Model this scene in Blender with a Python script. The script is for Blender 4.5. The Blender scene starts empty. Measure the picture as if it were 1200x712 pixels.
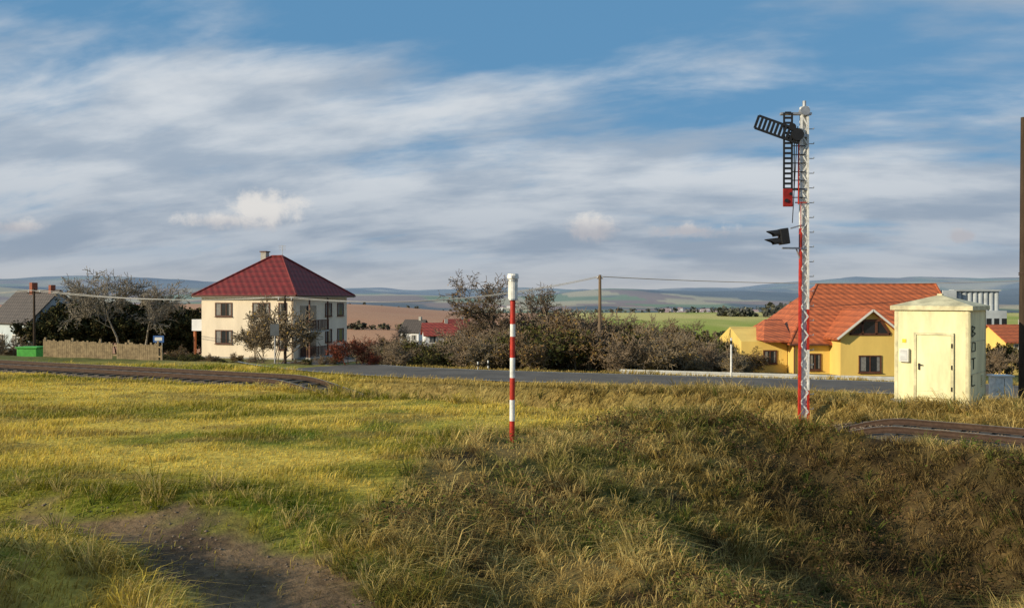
import bpy, math, random
import numpy as np
from mathutils import Vector, Matrix
random.seed(3); RNG=np.random.default_rng(7)
S=bpy.context.scene
COL=S.collection
FPX=940.0
# ------------------------------------------------------------------ utils
def smooth(t):
    t=np.clip(t,0,1); return t*t*(3-2*t)
def hsh(i,j,seed):
    v=np.sin(i*127.1+j*311.7+seed*74.7)*43758.5453
    return v-np.floor(v)
def vn(x,y,s,seed=0):
    x=np.asarray(x,float)/s; y=np.asarray(y,float)/s
    i=np.floor(x); j=np.floor(y); fx=smooth(x-i); fy=smooth(y-j)
    a=hsh(i,j,seed); b=hsh(i+1,j,seed); c=hsh(i,j+1,seed); d=hsh(i+1,j+1,seed)
    return (a*(1-fx)+b*fx)*(1-fy)+(c*(1-fx)+d*fx)*fy
def fbm(x,y,s,seed=0,o=3):
    r=0;a=1;t=0
    for k in range(o):
        r=r+a*vn(x,y,s/2**k,seed+k*13); t+=a; a*=.5
    return r/t
def polydist(X,Y,pts):
    X=np.asarray(X,float);Y=np.asarray(Y,float)
    best=np.full(np.broadcast(X,Y).shape,1e9)
    for (x0,y0),(x1,y1) in zip(pts[:-1],pts[1:]):
        dx,dy=x1-x0,y1-y0
        t=np.clip(((X-x0)*dx+(Y-y0)*dy)/(dx*dx+dy*dy),0,1)
        best=np.minimum(best,np.hypot(X-x0-t*dx,Y-y0-t*dy))
    return best
def catmull(pts,n=8):
    P=[np.array(p,float) for p in pts]; P=[2*P[0]-P[1]]+P+[2*P[-1]-P[-2]]
    out=[]
    for i in range(1,len(P)-2):
        for k in range(n):
            t=k/n
            out.append(.5*((2*P[i])+(-P[i-1]+P[i+1])*t+(2*P[i-1]-5*P[i]+4*P[i+1]-P[i+2])*t*t+(-P[i-1]+3*P[i]-3*P[i+1]+P[i+2])*t**3))
    out.append(P[-2]); return out
TRACK=catmull([(-90,66),(-45,46.5),(-22,35.6),(-6.5,28.4),(0,25.2),(5,22.6),(9.3,20.0),(12,18.0),(20,11),(30,1)],6)
TRK=[tuple(p) for p in TRACK]
ROADC=[tuple(p) for p in catmull([(60,16),(40,22.7),(20,29.3),(8,33.3),(-3,37),(-9,40.6),(-14,46.5),(-16.5,55),(-17,68),(-15,90)],8)]
PATH=[(-12,11.4),(-7.4,11.6),(-5.0,11.0),(-3.3,9.8),(-1.9,8.0),(-.4,5.5),(.3,3)]
def pathw(X,Y): return np.interp(X,[-9,-6,-4,-2,0],[.35,.6,1.0,1.35,1.3])
def zt(X):
    return -.12-.95*smooth((X+8.5)/5)*(1-smooth((X-7.2)/2.6))-.22*smooth((X-8)/2)
def YR(X): return np.interp(X,[-5,-3,0,2.7,6,9,12,16,25],[12.6,14.8,16.6,18.2,19.2,18.3,16.2,13.4,5])
POLE=(0.0,16.75)
def Hraw(X,Y):
    X=np.asarray(X,float);Y=np.asarray(Y,float)
    t=Y+.333*np.clip(X,-40,40)*np.clip((150-Y)/70,0,1)
    z=np.interp(t,[-1e5,27.5,32,39.3,41.5,48,60,78,120,300,600,1000,1400,2500,4000,6000,8000,12000,20000],
                  [0,0,-.5,-.5,-1.1,-1.75,-2.35,-3.1,-9,-24,-21,-13,-40,-55,-25,50,130,90,50])
    z=z+smooth((Y-350)/500)*(1-smooth((Y-1050)/400))*(10*smooth((-X-20)/200)+4*(vn(X,Y,300,5)-.5))
    far=smooth((Y-3000)/2500)
    z=z+far*((fbm(X,Y,2300,9)-.5)*260+(fbm(X,Y,900,19)-.5)*90+60*smooth((-X-1500)/2500)+70*smooth((X-2000)/2500))
    z=z+smooth((Y-1400)/1000)*(fbm(X,Y,700,4)-.5)*44
    near=1-smooth((Y-28)/8)
    Yr=YR(X)
    D=np.interp(X,[-5.5,-2.5,1,4,7.5,11],[0.05,.4,.85,1.6,2.7,2.8])
    L=np.interp(X,[-5,0,4,8,10],[5,6.0,5.4,4.6,4.2])
    s=smooth((Yr-Y)/L)
    z=z-D*s
    z=z+.22*np.exp(-((Y-Yr-.8)/1.4)**2)*smooth((X-.5)/3)*(1-smooth((X-7.5)/1.5))
    q=X-(6.6+(Y-12.9)*.80)
    z=z+1.6*smooth((q-.5)/3.0)*smooth((18-Y)/3)*s
    z=z+s*smooth((X+3)/4)*(fbm(X,Y,2.2,31)-.5)*1.2
    z=z+s*smooth((X+3)/4)*(vn(X,Y,.6,36)-.5)*.22
    pd=polydist(X,Y,PATH)/pathw(X,Y)
    z=z-.30*np.exp(-(pd/1.05)**2)*(Y<25)
    z=z+near*(fbm(X,Y,3.0,21)-.5)*.16
    z=z+near*smooth((X*-1-5.0)/1.2)*smooth((9.9-Y)/1.5)*.45
    d=polydist(X,Y,TRK)
    w=smooth(1-(d-1.55)/1.0)
    return z*(1-w)+zt(X)*w
def H(x,y): return float(Hraw(np.array([x]),np.array([y]))[0])

# ------------------------------------------------------------------ materials
def newmat(name):
    m=bpy.data.materials.new(name); m.use_nodes=True
    nt=m.node_tree; b=nt.nodes['Principled BSDF']
    return m,nt,b
def N(nt,t,**k):
    n=nt.nodes.new(t)
    for a,v in k.items():
        if a in n.inputs.keys(): n.inputs[a].default_value=v
        else: setattr(n,a,v)
    return n
def mat(name,c,rough=.8,var=.25,scale=3,metal=0,bump=0,bscale=None,c2=None,spec=.3,streak=0):
    m,nt,b=newmat(name)
    tc=N(nt,'ShaderNodeTexCoord')
    no=N(nt,'ShaderNodeTexNoise'); no.inputs['Scale'].default_value=scale; no.inputs['Detail'].default_value=5; no.inputs['Roughness'].default_value=.65
    vec=tc.outputs['Object']
    if streak:
        mp=N(nt,'ShaderNodeMapping'); mp.inputs['Scale'].default_value=(1,1,streak); nt.links.new(vec,mp.inputs['Vector']); vec=mp.outputs[0]
    nt.links.new(vec,no.inputs['Vector'])
    r=N(nt,'ShaderNodeValToRGB'); e=r.color_ramp.elements
    e[0].position=.3;e[1].position=.7
    cc=c2 if c2 else tuple(x*(1-var) for x in c)
    e[0].color=(*cc,1); e[1].color=(*[min(1,x*(1+var*.4)) for x in c],1)
    nt.links.new(no.outputs['Fac'],r.inputs['Fac']); nt.links.new(r.outputs['Color'],b.inputs['Base Color'])
    b.inputs['Roughness'].default_value=rough; b.inputs['Metallic'].default_value=metal
    b.inputs['Specular IOR Level'].default_value=spec
    if bump:
        n2=N(nt,'ShaderNodeTexNoise'); n2.inputs['Scale'].default_value=bscale or scale*8; n2.inputs['Detail'].default_value=4
        nt.links.new(tc.outputs['Object'],n2.inputs['Vector'])
        bp=N(nt,'ShaderNodeBump'); bp.inputs['Strength'].default_value=bump; bp.inputs['Distance'].default_value=.03
        nt.links.new(n2.outputs['Fac'],bp.inputs['Height']); nt.links.new(bp.outputs['Normal'],b.inputs['Normal'])
    return m
def vcmat(name,rough=.85,trans=0,noise=0,nscale=20,diffuse=False):
    m,nt,b=newmat(name)
    a=N(nt,'ShaderNodeAttribute'); a.attribute_name='Col'
    src=a.outputs['Color']
    if noise:
        g=N(nt,'ShaderNodeNewGeometry')
        prev=None
        for sc in (nscale,nscale/7.):
            no=N(nt,'ShaderNodeTexNoise'); no.inputs['Scale'].default_value=sc; no.inputs['Detail'].default_value=5; no.inputs['Roughness'].default_value=.7
            nt.links.new(g.outputs['Position'],no.inputs['Vector'])
            mr=N(nt,'ShaderNodeMapRange'); mr.inputs['From Min'].default_value=.3; mr.inputs['From Max'].default_value=.7
            mr.inputs['To Min'].default_value=1-noise; mr.inputs['To Max'].default_value=1+noise
            nt.links.new(no.outputs['Fac'],mr.inputs['Value'])
            vm=N(nt,'ShaderNodeVectorMath',operation='SCALE')
            nt.links.new(src,vm.inputs[0]); nt.links.new(mr.outputs['Result'],vm.inputs['Scale']); src=vm.outputs['Vector']
            if prev is None: prev=no
        bp=N(nt,'ShaderNodeBump'); bp.inputs['Strength'].default_value=.7; bp.inputs['Distance'].default_value=.05
        nt.links.new(prev.outputs['Fac'],bp.inputs['Height']); nt.links.new(bp.outputs['Normal'],b.inputs['Normal'])
    nt.links.new(src,b.inputs['Base Color'])
    b.inputs['Roughness'].default_value=rough; b.inputs['Specular IOR Level'].default_value=.15
    shd=b.outputs['BSDF']
    if diffuse:
        df=N(nt,'ShaderNodeBsdfDiffuse'); nt.links.new(src,df.inputs['Color']); shd=df.outputs[0]
        nt.links.new(shd,nt.nodes['Material Output'].inputs['Surface'])
    if trans:
        t=N(nt,'ShaderNodeBsdfTranslucent'); nt.links.new(src,t.inputs['Color'])
        mx=N(nt,'ShaderNodeMixShader'); mx.inputs['Fac'].default_value=trans
        nt.links.new(shd,mx.inputs[1]); nt.links.new(t.outputs['BSDF'],mx.inputs[2])
        nt.links.new(mx.outputs['Shader'],nt.nodes['Material Output'].inputs['Surface'])
    return m
def roofmat(name,c,kx=4.0,kz=5.0,var=.45):
    m,nt,b=newmat(name)
    tc=N(nt,'ShaderNodeTexCoord'); sp=N(nt,'ShaderNodeSeparateXYZ'); nt.links.new(tc.outputs['Object'],sp.inputs[0])
    def M(op,a,bb=None):
        n=N(nt,'ShaderNodeMath',operation=op)
        for i,v in enumerate((a,bb)):
            if v is None: continue
            if isinstance(v,(int,float)): n.inputs[i].default_value=v
            else: nt.links.new(v,n.inputs[i])
        return n.outputs[0]
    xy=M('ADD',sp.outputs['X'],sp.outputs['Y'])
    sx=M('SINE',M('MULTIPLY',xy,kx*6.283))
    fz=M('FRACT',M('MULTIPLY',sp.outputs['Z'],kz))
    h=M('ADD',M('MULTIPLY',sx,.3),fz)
    no=N(nt,'ShaderNodeTexNoise'); no.inputs['Scale'].default_value=1.6; no.inputs['Detail'].default_value=6;no.inputs['Roughness'].default_value=.8
    nt.links.new(tc.outputs['Object'],no.inputs['Vector'])
    r=N(nt,'ShaderNodeValToRGB'); e=r.color_ramp.elements
    e[0].position=.3;e[1].position=.7;e[0].color=(*[x*(1-var) for x in c],1);e[1].color=(*[x*(1+var*.4) for x in c],1)
    nt.links.new(no.outputs['Fac'],r.inputs['Fac'])
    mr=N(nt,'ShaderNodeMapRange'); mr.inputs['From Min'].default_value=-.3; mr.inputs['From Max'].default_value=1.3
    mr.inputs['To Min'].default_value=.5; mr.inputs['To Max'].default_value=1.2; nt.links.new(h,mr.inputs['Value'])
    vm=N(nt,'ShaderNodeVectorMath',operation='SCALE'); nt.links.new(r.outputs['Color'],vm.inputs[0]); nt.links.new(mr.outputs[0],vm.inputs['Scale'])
    nt.links.new(vm.outputs[0],b.inputs['Base Color'])
    bp=N(nt,'ShaderNodeBump'); bp.inputs['Strength'].default_value=.8; bp.inputs['Distance'].default_value=.06
    nt.links.new(h,bp.inputs['Height']); nt.links.new(bp.outputs['Normal'],b.inputs['Normal'])
    b.inputs['Roughness'].default_value=.7
    return m
M_cream=mat('cream_render',(.80,.68,.53),.9,.15,.8,bump=.2,streak=.3)
M_whitew=mat('white_render',(.72,.72,.74),.9,.18,.7,bump=.2)
M_yellow=mat('yellow_render',(.80,.56,.16),.9,.15,.6,bump=.2,streak=.3)
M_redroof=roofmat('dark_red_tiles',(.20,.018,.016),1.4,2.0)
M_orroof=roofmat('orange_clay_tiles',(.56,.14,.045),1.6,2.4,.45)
M_greyroof=roofmat('grey_brown_tiles',(.10,.08,.07),2,3)
M_glass=mat('window_glass',(.02,.022,.03),.08,.3,2,spec=.8)
M_frame=mat('white_frame',(.72,.70,.65),.5,.1,5)
M_brown=mat('brown_wood',(.12,.05,.03),.6,.3,4)
M_woodpole=mat('weathered_pole_wood',(.20,.14,.09),.9,.5,6,bump=.4,streak=.15)
M_darkpole=mat('dark_creosote_wood',(.065,.042,.027),.9,.5,6,bump=.5,streak=.15)
M_fence=mat('weathered_fence_wood',(.38,.28,.16),.9,.5,5,bump=.3)
M_conc=mat('concrete',(.42,.40,.36),.9,.3,4,bump=.3)
M_cabin=mat('cabin_cream_paint',(.80,.74,.45),.6,.30,2.2,bump=.15,bscale=60,streak=.25)
M_cabin2=mat('cabin_roof_paint',(.66,.60,.38),.6,.45,3)
M_white=mat('white_paint',(.80,.79,.76),.5,.35,9)
M_red=mat('red_paint',(.50,.035,.02),.5,.5,9)
M_black=mat('black_paint',(.018,.018,.02),.5,.3,8)
M_steel=mat('galvanised_steel',(.42,.43,.45),.45,.3,6,metal=.6)
M_rust=mat('rusty_rail',(.08,.048,.034),.7,.4,9,metal=.3)
M_railtop=mat('worn_rail_head',(.42,.37,.31),.5,.3,9,metal=.3)
M_sleeper=mat('sleeper',(.10,.085,.07),.9,.4,7,bump=.4)
M_asph=mat('asphalt',(.15,.135,.12),.95,.3,.7,bump=.3,bscale=60,spec=.1)
M_paint=mat('road_paint',(.6,.6,.57),.7,.5,4)
M_blue=mat('blue_sign',(.05,.13,.34),.4,.2,4)
M_green=mat('green_tarp',(.08,.42,.06),.6,.3,4)
M_gravel=mat('gravel_stone',(.22,.165,.12),.95,.5,12)
M_lblue=mat('pale_blue_wall',(.50,.56,.60),.9,.15,1)
M_ind=mat('industrial_panel',(.46,.49,.51),.8,.35,.3)
M_graf=mat('graffiti_paint',(.03,.05,.03),.6,.3,4)
M_wire=mat('cable',(.45,.43,.40),.6,.1,4)
M_orange=mat('orange_brown_paint',(.42,.15,.07),.8,.2,2)
M_ground=vcmat('ground_soil_and_turf',.95,0,.38,9)
M_grass=vcmat('grass_blades',.7,.42,diffuse=True)
M_foliage=vcmat('twigs_and_leaves',.85,diffuse=True)
M_far=vcmat('distant_foliage',.95,0,diffuse=True)

# ------------------------------------------------------------------ mesh helpers
def mesh_np(name,V,F,C=None,m=None,parent=None,smooth_=False):
    V=np.asarray(V,np.float32);F=np.asarray(F,np.int32)
    me=bpy.data.meshes.new(name); k=F.shape[1]
    me.vertices.add(len(V)); me.vertices.foreach_set('co',V.ravel())
    me.loops.add(F.size); me.loops.foreach_set('vertex_index',F.ravel())
    me.polygons.add(len(F)); me.polygons.foreach_set('loop_start',np.arange(0,F.size,k,dtype=np.int32))
    if C is not None:
        ca=me.color_attributes.new('Col','FLOAT_COLOR','POINT')
        c4=np.ones((len(V),4),np.float32); c4[:,:3]=C; ca.data.foreach_set('color',c4.ravel())
    me.update(calc_edges=True)
    if smooth_: me.polygons.foreach_set('use_smooth',np.ones(len(F),bool))
    if m: me.materials.append(m)
    ob=bpy.data.objects.new(name,me); COL.objects.link(ob)
    if parent: ob.parent=parent
    return ob
def empty(name,loc=(0,0,0),rot=0):
    e=bpy.data.objects.new(name,None); COL.objects.link(e); e.location=loc; e.rotation_euler=(0,0,rot); e.empty_display_size=.2
    return e
class B:
    def __init__(s): s.v=[];s.f=[]
    def add(s,vs,fs):
        o=len(s.v); s.v+= [tuple(v) for v in vs]; s.f+=[tuple(i+o for i in f) for f in fs]
    def box(s,x0,x1,y0,y1,z0,z1,M=None):
        vs=[Vector(p) for p in [(x0,y0,z0),(x1,y0,z0),(x1,y1,z0),(x0,y1,z0),(x0,y0,z1),(x1,y0,z1),(x1,y1,z1),(x0,y1,z1)]]
        if M: vs=[M@v for v in vs]
        s.add(vs,[(0,3,2,1),(4,5,6,7),(0,1,5,4),(1,2,6,5),(2,3,7,6),(3,0,4,7)]); return s
    def tube(s,a,b,r0,r1=None,n=10,cap=True):
        a=Vector(a);b=Vector(b); r1=r0 if r1 is None else r1
        d=(b-a).normalized(); u=d.orthogonal().normalized(); w=d.cross(u)
        vs=[];
        for p,r in ((a,r0),(b,r1)):
            for i in range(n):
                t=2*math.pi*i/n; vs.append(p+(u*math.cos(t)+w*math.sin(t))*r)
        fs=[(i,(i+1)%n,n+(i+1)%n,n+i) for i in range(n)]
        if cap: fs+=[tuple(range(n-1,-1,-1)),tuple(range(n,2*n))]
        s.add(vs,fs); return s
    def obj(s,name,m,parent=None,bevel=0):
        me=bpy.data.meshes.new(name); me.from_pydata(s.v,[],s.f); me.update(); me.materials.append(m)
        ob=bpy.data.objects.new(name,me); COL.objects.link(ob)
        if parent: ob.parent=parent
        if bevel:
            md=ob.modifiers.new('bevel','BEVEL'); md.width=bevel; md.segments=2
        return ob
def beam(b,a,c,w,h=None):
    h=h or w
    a=Vector(a);c=Vector(c);d=c-a;L=d.length
    q=d.to_track_quat('X','Z').to_matrix().to_4x4()
    b.box(0,L,-w/2,w/2,-h/2,h/2,Matrix.Translation(a)@q)

# ------------------------------------------------------------------ terrain
n=640
u=np.linspace(-1,1,n); a=9.0
gx=np.sinh(u*a)/np.sinh(a)*14000
gy=np.sinh(u*a)/np.sinh(a)*14000+14
GX,GY=np.meshgrid(gx,gy)
Z=Hraw(GX,GY)
V=np.stack([GX.ravel(),GY.ravel(),Z.ravel()],1)
idx=np.arange(n*n).reshape(n,n)
F=np.stack([idx[:-1,:-1].ravel(),idx[:-1,1:].ravel(),idx[1:,1:].ravel(),idx[1:,:-1].ravel()],1)
def lerp(a,b,t):
    a=np.asarray(a,float);b=np.asarray(b,float); t=np.asarray(t)[...,None]; return a*(1-t)+b*t
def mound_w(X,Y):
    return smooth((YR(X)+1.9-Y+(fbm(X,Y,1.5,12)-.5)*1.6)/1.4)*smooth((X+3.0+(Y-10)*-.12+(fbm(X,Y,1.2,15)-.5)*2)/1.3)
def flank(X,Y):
    return smooth((X-3.2-(17-Y)*.18+(fbm(X,Y,1.4,17)-.5)*4.5)/2.6)*smooth((YR(X)-.3-Y)/1.2)*(1-smooth((X-(8.1+(Y-12.9)*.8))/1.2))  # mask of the right flank, where shade is painted into the vegetation colour
def turf_color(X,Y):
    n1=fbm(X*.35,Y,1.9,51,4); n2=fbm(X,Y,.8,77,3); n3=fbm(X*.6,Y,7,90,2); n4=fbm(X*.5,Y*1.3,1.1,64,3)
    field=lerp((.27,.25,.025),(.80,.59,.11),smooth((n1-.34)/.24))
    field=lerp(field,(.14,.22,.02),.75*smooth((n3-.50)/.15)*smooth((n2-.3)/.4)*smooth((-X+2)/6))
    field=lerp(field,(.28,.19,.055),.6*smooth((n4-.56)/.1))
    m=lerp((.70,.49,.17),(.38,.27,.07),smooth((n1-.42)/.16))
    m=lerp(m,(.15,.20,.035),smooth((n4-.545)/.07)*.65)
    m=lerp(m,(.15,.09,.045),smooth((n2-.56)/.12)*.85)
    flank_shade=flank(X,Y)
    m=lerp(m,lerp((.26,.17,.075),(.085,.058,.032),smooth((n2-.3)/.4)),flank_shade*.82)  # darker brown vegetation, with the flank's shade put into its colour
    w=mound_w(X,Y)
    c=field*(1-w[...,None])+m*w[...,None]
    e=smooth((Y+.45*X-23)/2)*smooth((X+8)/4)
    c=c*(1-.8*e[...,None])+lerp((.52,.36,.13),(.30,.21,.07),n2)*.8*e[...,None]
    return c
X=GX.ravel();Y=GY.ravel()
mw=mound_w(X,Y)
C=turf_color(X,Y)*(.72-.44*mw)[:,None]  # soil darkened under the mound grass, shade of the gaps painted in
pd=polydist(X,Y,PATH)-pathw(X,Y)
wp=smooth((.1-pd+ (fbm(X,Y,.7,3)-.5)*1.3)/.5)*(Y<25)
C=lerp(C,lerp((.19,.125,.07),(.10,.066,.04),smooth((fbm(X,Y,1.1,33)-.35)/.3)),wp)
td=polydist(X,Y,TRK)
C=lerp(C,(.10,.08,.06),smooth((1.9-td)/.5))
f=smooth((Y-38)/10)
C=C*(1-f[:,None])+lerp((.11,.12,.03),(.24,.19,.06),smooth((fbm(X,Y,9,8)-.3)/.4))*f[:,None]
g=smooth((Y-300)/30)
cell=np.floor((X+Y*.25)/300)+np.floor((Y-X*.15)/380)*7
hv=hsh(cell,cell*0+3,5)
fc=np.where(hv[:,None]<.35,np.array([[.17,.24,.045]]),np.where(hv[:,None]<.7,np.array([[.55,.44,.20]]),np.array([[.28,.16,.09]])))
mid=(Y<1300)
fc=np.where((mid&(X<10+ (Y-600)*.06))[:,None],lerp((.46,.22,.12),(.54,.31,.18),fbm(X,Y,90,4)),fc)
fc=np.where((mid&(X>=10+ (Y-600)*.06))[:,None],lerp((.30,.35,.05),(.56,.48,.15),smooth((fbm(X,Y*.4,60,14)-.35)/.3)),fc)
C=C*(1-g[:,None])+fc*g[:,None]
wood=smooth((fbm(X,Y,1100,44,4)-.49)/.03)*smooth((Y-1500)/300)
C=lerp(C,(.035,.045,.035),wood)
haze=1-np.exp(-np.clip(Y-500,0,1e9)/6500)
C=lerp(C,(.25,.32,.42),np.clip(haze*1.12,0,.86))  # aerial haze baked into the ground colour by distance
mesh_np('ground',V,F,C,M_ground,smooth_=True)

# ------------------------------------------------------------------ road
def ribbon(pts,w0,w1,z,name,m,parent=None):
    b=B(); P=[np.array(p[:2]) for p in pts]
    vs=[];
    for i,p in enumerate(P):
        d=P[min(i+1,len(P)-1)]-P[max(i-1,0)]; d=d/np.linalg.norm(d); nn=np.array([-d[1],d[0]])
        c0=float(Hraw(p[0:1],p[1:2])[0])
        for w in (w0,w1):
            q=p+nn*w; e0=H(q[0],q[1]); vs.append((q[0],q[1],max(c0 if p[1]<41 else e0,e0)+z))
    b.add(vs,[(2*i,2*i+1,2*i+3,2*i+2) for i in range(len(P)-1)])
    return b.obj(name,m,parent)
RD=[tuple(p) for p in catmull(ROADC[::2],6)]
road=empty('road')
ribbon(RD,-2.5,2.3,.05,'asphalt_surface',M_asph,road)
ribbon(RD,-2.36,-2.28,.056,'edge_line_near',M_paint,road)
ribbon(RD,2.08,2.16,.056,'edge_line_far',M_paint,road)
# ------------------------------------------------------------------ railway track
tr=empty('railway_track')
dense=[tuple(p) for p in catmull(TRK[::2],10)]
prof=[(-1.7,-.12),(-1.25,.08),(1.25,.08),(1.7,-.12)]
def frame(P,i):
    P0=np.array(P[max(i-1,0)]);P1=np.array(P[min(i+1,len(P)-1)]);d=P1-P0;d/=np.linalg.norm(d);return d,np.array([-d[1],d[0]])
def sweep(prof,name,m,closed=False):
    b=B();vs=[]
    k=len(prof)
    for i,p in enumerate(dense):
        d,nn=frame(dense,i)
        for (o,z) in prof: 
            q=np.array(p)+nn*o; vs.append((q[0],q[1],float(zt(p[0]))+z))
    fs=[]
    for i in range(len(dense)-1):
        for j in range(k if closed else k-1):
            j2=(j+1)%k
            fs.append((i*k+j,i*k+j2,(i+1)*k+j2,(i+1)*k+j))
    b.add(vs,fs); return b.obj(name,m,tr)
sweep(prof,'ballast_bed',mat('ballast',(.13,.105,.085),.95,.6,14,bump=1,bscale=30))
for s_,nm in ((-.75,'rail_1'),(.75,'rail_2')):
    sweep([(s_-.06,.13),(s_-.06,.15),(s_-.015,.17),(s_-.015,.24),(s_-.035,.25),(s_-.035,.28),(s_+.035,.28),(s_+.035,.25),(s_+.015,.24),(s_+.015,.17),(s_+.06,.15),(s_+.06,.13)],nm,M_rust,True)
    sweep([(s_-.03,.2835),(s_+.03,.2835)],nm+'_head',M_railtop)
b=B(); acc=0
for i in range(1,len(dense)):
    p0=np.array(dense[i-1]);p1=np.array(dense[i]);L=np.linalg.norm(p1-p0);t=(.62-acc)
    while t<L:
        q=p0+(p1-p0)*t/L; d=(p1-p0)/L
        if -40<q[0]<22:
            Mx=Matrix.Translation((q[0],q[1],float(zt(q[0]))))@Matrix.Rotation(math.atan2(d[1],d[0]),4,'Z')
            b.box(-.12,.12,-1.22,1.22,.03,.128,Mx)
        t+=.62
    acc=L-(t-.62) if t-.62<=L else acc
b.obj('sleepers',M_sleeper,tr)

# ------------------------------------------------------------------ grass
def excluded(X,Y):
    td=polydist(X,Y,TRK); rd=polydist(X,Y,ROADC)
    return (td<1.35)|(rd<2.45)|((np.abs((X-12.42)*.743-(Y-23.2)*.669)<1.1)&(np.abs((X-12.42)*.669+(Y-23.2)*.743)<1.1))
def grass(name,X,Y,L,W,lean_dir,lean,C):
    n=len(X); Z=Hraw(X,Y)-.02
    base=np.stack([X,Y,Z],1)
    az=RNG.uniform(0,2*np.pi,n); side=np.stack([np.cos(az),np.sin(az),np.zeros(n)],1)*W[:,None]/2
    ld=np.stack([np.cos(lean_dir),np.sin(lean_dir),np.zeros(n)],1)
    up=np.array([0,0,1.])
    mid=base+up*(L*.55)[:,None]+ld*(L*lean*.3)[:,None]
    tip=base+up*(L*(1-.45*lean))[:,None]+ld*(L*lean)[:,None]
    V=np.empty((n,5,3)); V[:,0]=base-side;V[:,1]=base+side;V[:,2]=mid+side*.75;V[:,3]=mid-side*.75;V[:,4]=tip
    i=np.arange(n)[:,None]*5
    F=np.concatenate([i+np.array([[0,1,2]]),i+np.array([[0,2,3]]),i+np.array([[3,2,4]])],0)
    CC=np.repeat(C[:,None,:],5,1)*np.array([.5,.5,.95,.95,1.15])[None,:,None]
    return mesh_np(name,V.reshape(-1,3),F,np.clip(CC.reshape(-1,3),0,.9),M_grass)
n=300000
Y=RNG.uniform(6,42,n); X=Y*RNG.uniform(-.85,.85,n)
pd=polydist(X,Y,PATH)-pathw(X,Y)
k=~excluded(X,Y)&((pd+ (fbm(X,Y,.7,3)-.5)*-1.3>-.1)|(RNG.uniform(0,1,n)<.05))
w=mound_w(X,Y); k&=(RNG.uniform(0,1,n)>w*.6)
X=X[k];Y=Y[k];n=len(X)
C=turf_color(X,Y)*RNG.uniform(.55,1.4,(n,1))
dry=RNG.uniform(0,1,n)<.30; C[dry]=lerp(C[dry],(.84,.64,.22),np.full(dry.sum(),.6)*(1-.75*flank(X[dry],Y[dry])))  # dry blades kept duller on the flank, as painted shade
cl=fbm(X,Y,.5,61); cl2=fbm(X*.6,Y,1.1,62)
L=(.04+.15*cl*smooth((cl2-.35)/.3)+.03)*RNG.uniform(.6,1.5,n); L*=1+.8*smooth((Y+.45*X-22)/3)
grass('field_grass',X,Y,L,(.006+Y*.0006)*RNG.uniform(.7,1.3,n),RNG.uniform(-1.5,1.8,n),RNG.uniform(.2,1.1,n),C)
nc=28000
cy=6.2+21*RNG.uniform(0,1,nc)**1.05; cx=cy*RNG.uniform(-.85,.95,nc)
w=mound_w(cx,cy)
leftb=smooth((-cx-4.9)/1.)*smooth((10.2-cy)/1.)*.6
tdc=polydist(cx,cy,TRK)
verge=smooth((cy+.45*cx-21.5)/2)*smooth((cx+10)/3)*.75*(tdc<5)
pe=np.exp(-((polydist(cx,cy,PATH)-pathw(cx,cy)-.4)/.35)**2)*.4
patch=smooth((fbm(cx,cy,1.0,171)-.34)/.12)*.7+.3
keep=(RNG.uniform(0,1,nc)<np.maximum.reduce([w*patch,leftb,verge,pe]))&~excluded(cx,cy)&(polydist(cx,cy,PATH)>pathw(cx,cy)*.85)
keep&=~((np.abs(cx-POLE[0])<.45)&(np.abs(cy-POLE[1]+.5)<1.1)&(RNG.uniform(0,1,nc)<.9))
cx=cx[keep];cy=cy[keep];nc=len(cx)
fl=flank(cx,cy)
ch=RNG.uniform(.6,1.3,nc)*(.35+1.4*fbm(cx,cy,1.1,88))*(1+.25*verge[keep])
big=RNG.uniform(0,1,nc)<.07; ch[big]*=1.7
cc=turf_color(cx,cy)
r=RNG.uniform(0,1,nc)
k=r<.46; cc[k]=lerp(cc[k],(.88,.65,.25),.75*(1-.72*fl[k]))  # straw tint held back on the flank to keep its painted shade
k=r>.91; cc[k]=lerp(cc[k],(.11,.17,.03),np.full(k.sum(),.8))
per=20
X=np.repeat(cx,per);Y=np.repeat(cy,per);n=len(X)
ang=RNG.uniform(0,2*np.pi,n);rad=np.abs(RNG.normal(0,.07,n))
L=.27*np.repeat(ch,per)*RNG.uniform(.4,1.4,n)
C=np.repeat(cc,per,0)*RNG.uniform(.5,1.35,(n,1))
lean=np.clip(rad*6+RNG.uniform(.1,.8,n)+np.repeat(RNG.uniform(-.1,.7,nc),per),0,1.7)
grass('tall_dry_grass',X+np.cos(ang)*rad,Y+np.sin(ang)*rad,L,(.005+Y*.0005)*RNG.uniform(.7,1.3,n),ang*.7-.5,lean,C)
nw=3600; wy=RNG.uniform(7,19,nw); wx=wy*RNG.uniform(-.25,.9,nw)
k=((fbm(wx,wy,1.4,140)>.56)|(RNG.uniform(0,1,nw)<flank(wx,wy)*.6))&(mound_w(wx,wy)>.6)&~excluded(wx,wy); wx=wx[k];wy=wy[k]
pl=16; X=np.repeat(wx,pl);Y=np.repeat(wy,pl);n=len(X)
P=np.stack([X+RNG.normal(0,.10,n),Y+RNG.normal(0,.10,n),Hraw(X,Y)+RNG.uniform(.03,.30,n)],1)
a_=RNG.normal(0,1,(n,3));a_[:,2]*=.4;a_/=np.linalg.norm(a_,axis=1)[:,None];b_=np.cross(a_,RNG.normal(0,1,(n,3)));b_/=np.linalg.norm(b_,axis=1)[:,None]
s_=RNG.uniform(.015,.045,(n,1))
WV=np.stack([P-a_*s_,P-b_*s_*.45,P+a_*s_,P+b_*s_*.45],1).reshape(-1,3)
ff=flank(wx,wy)
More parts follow.
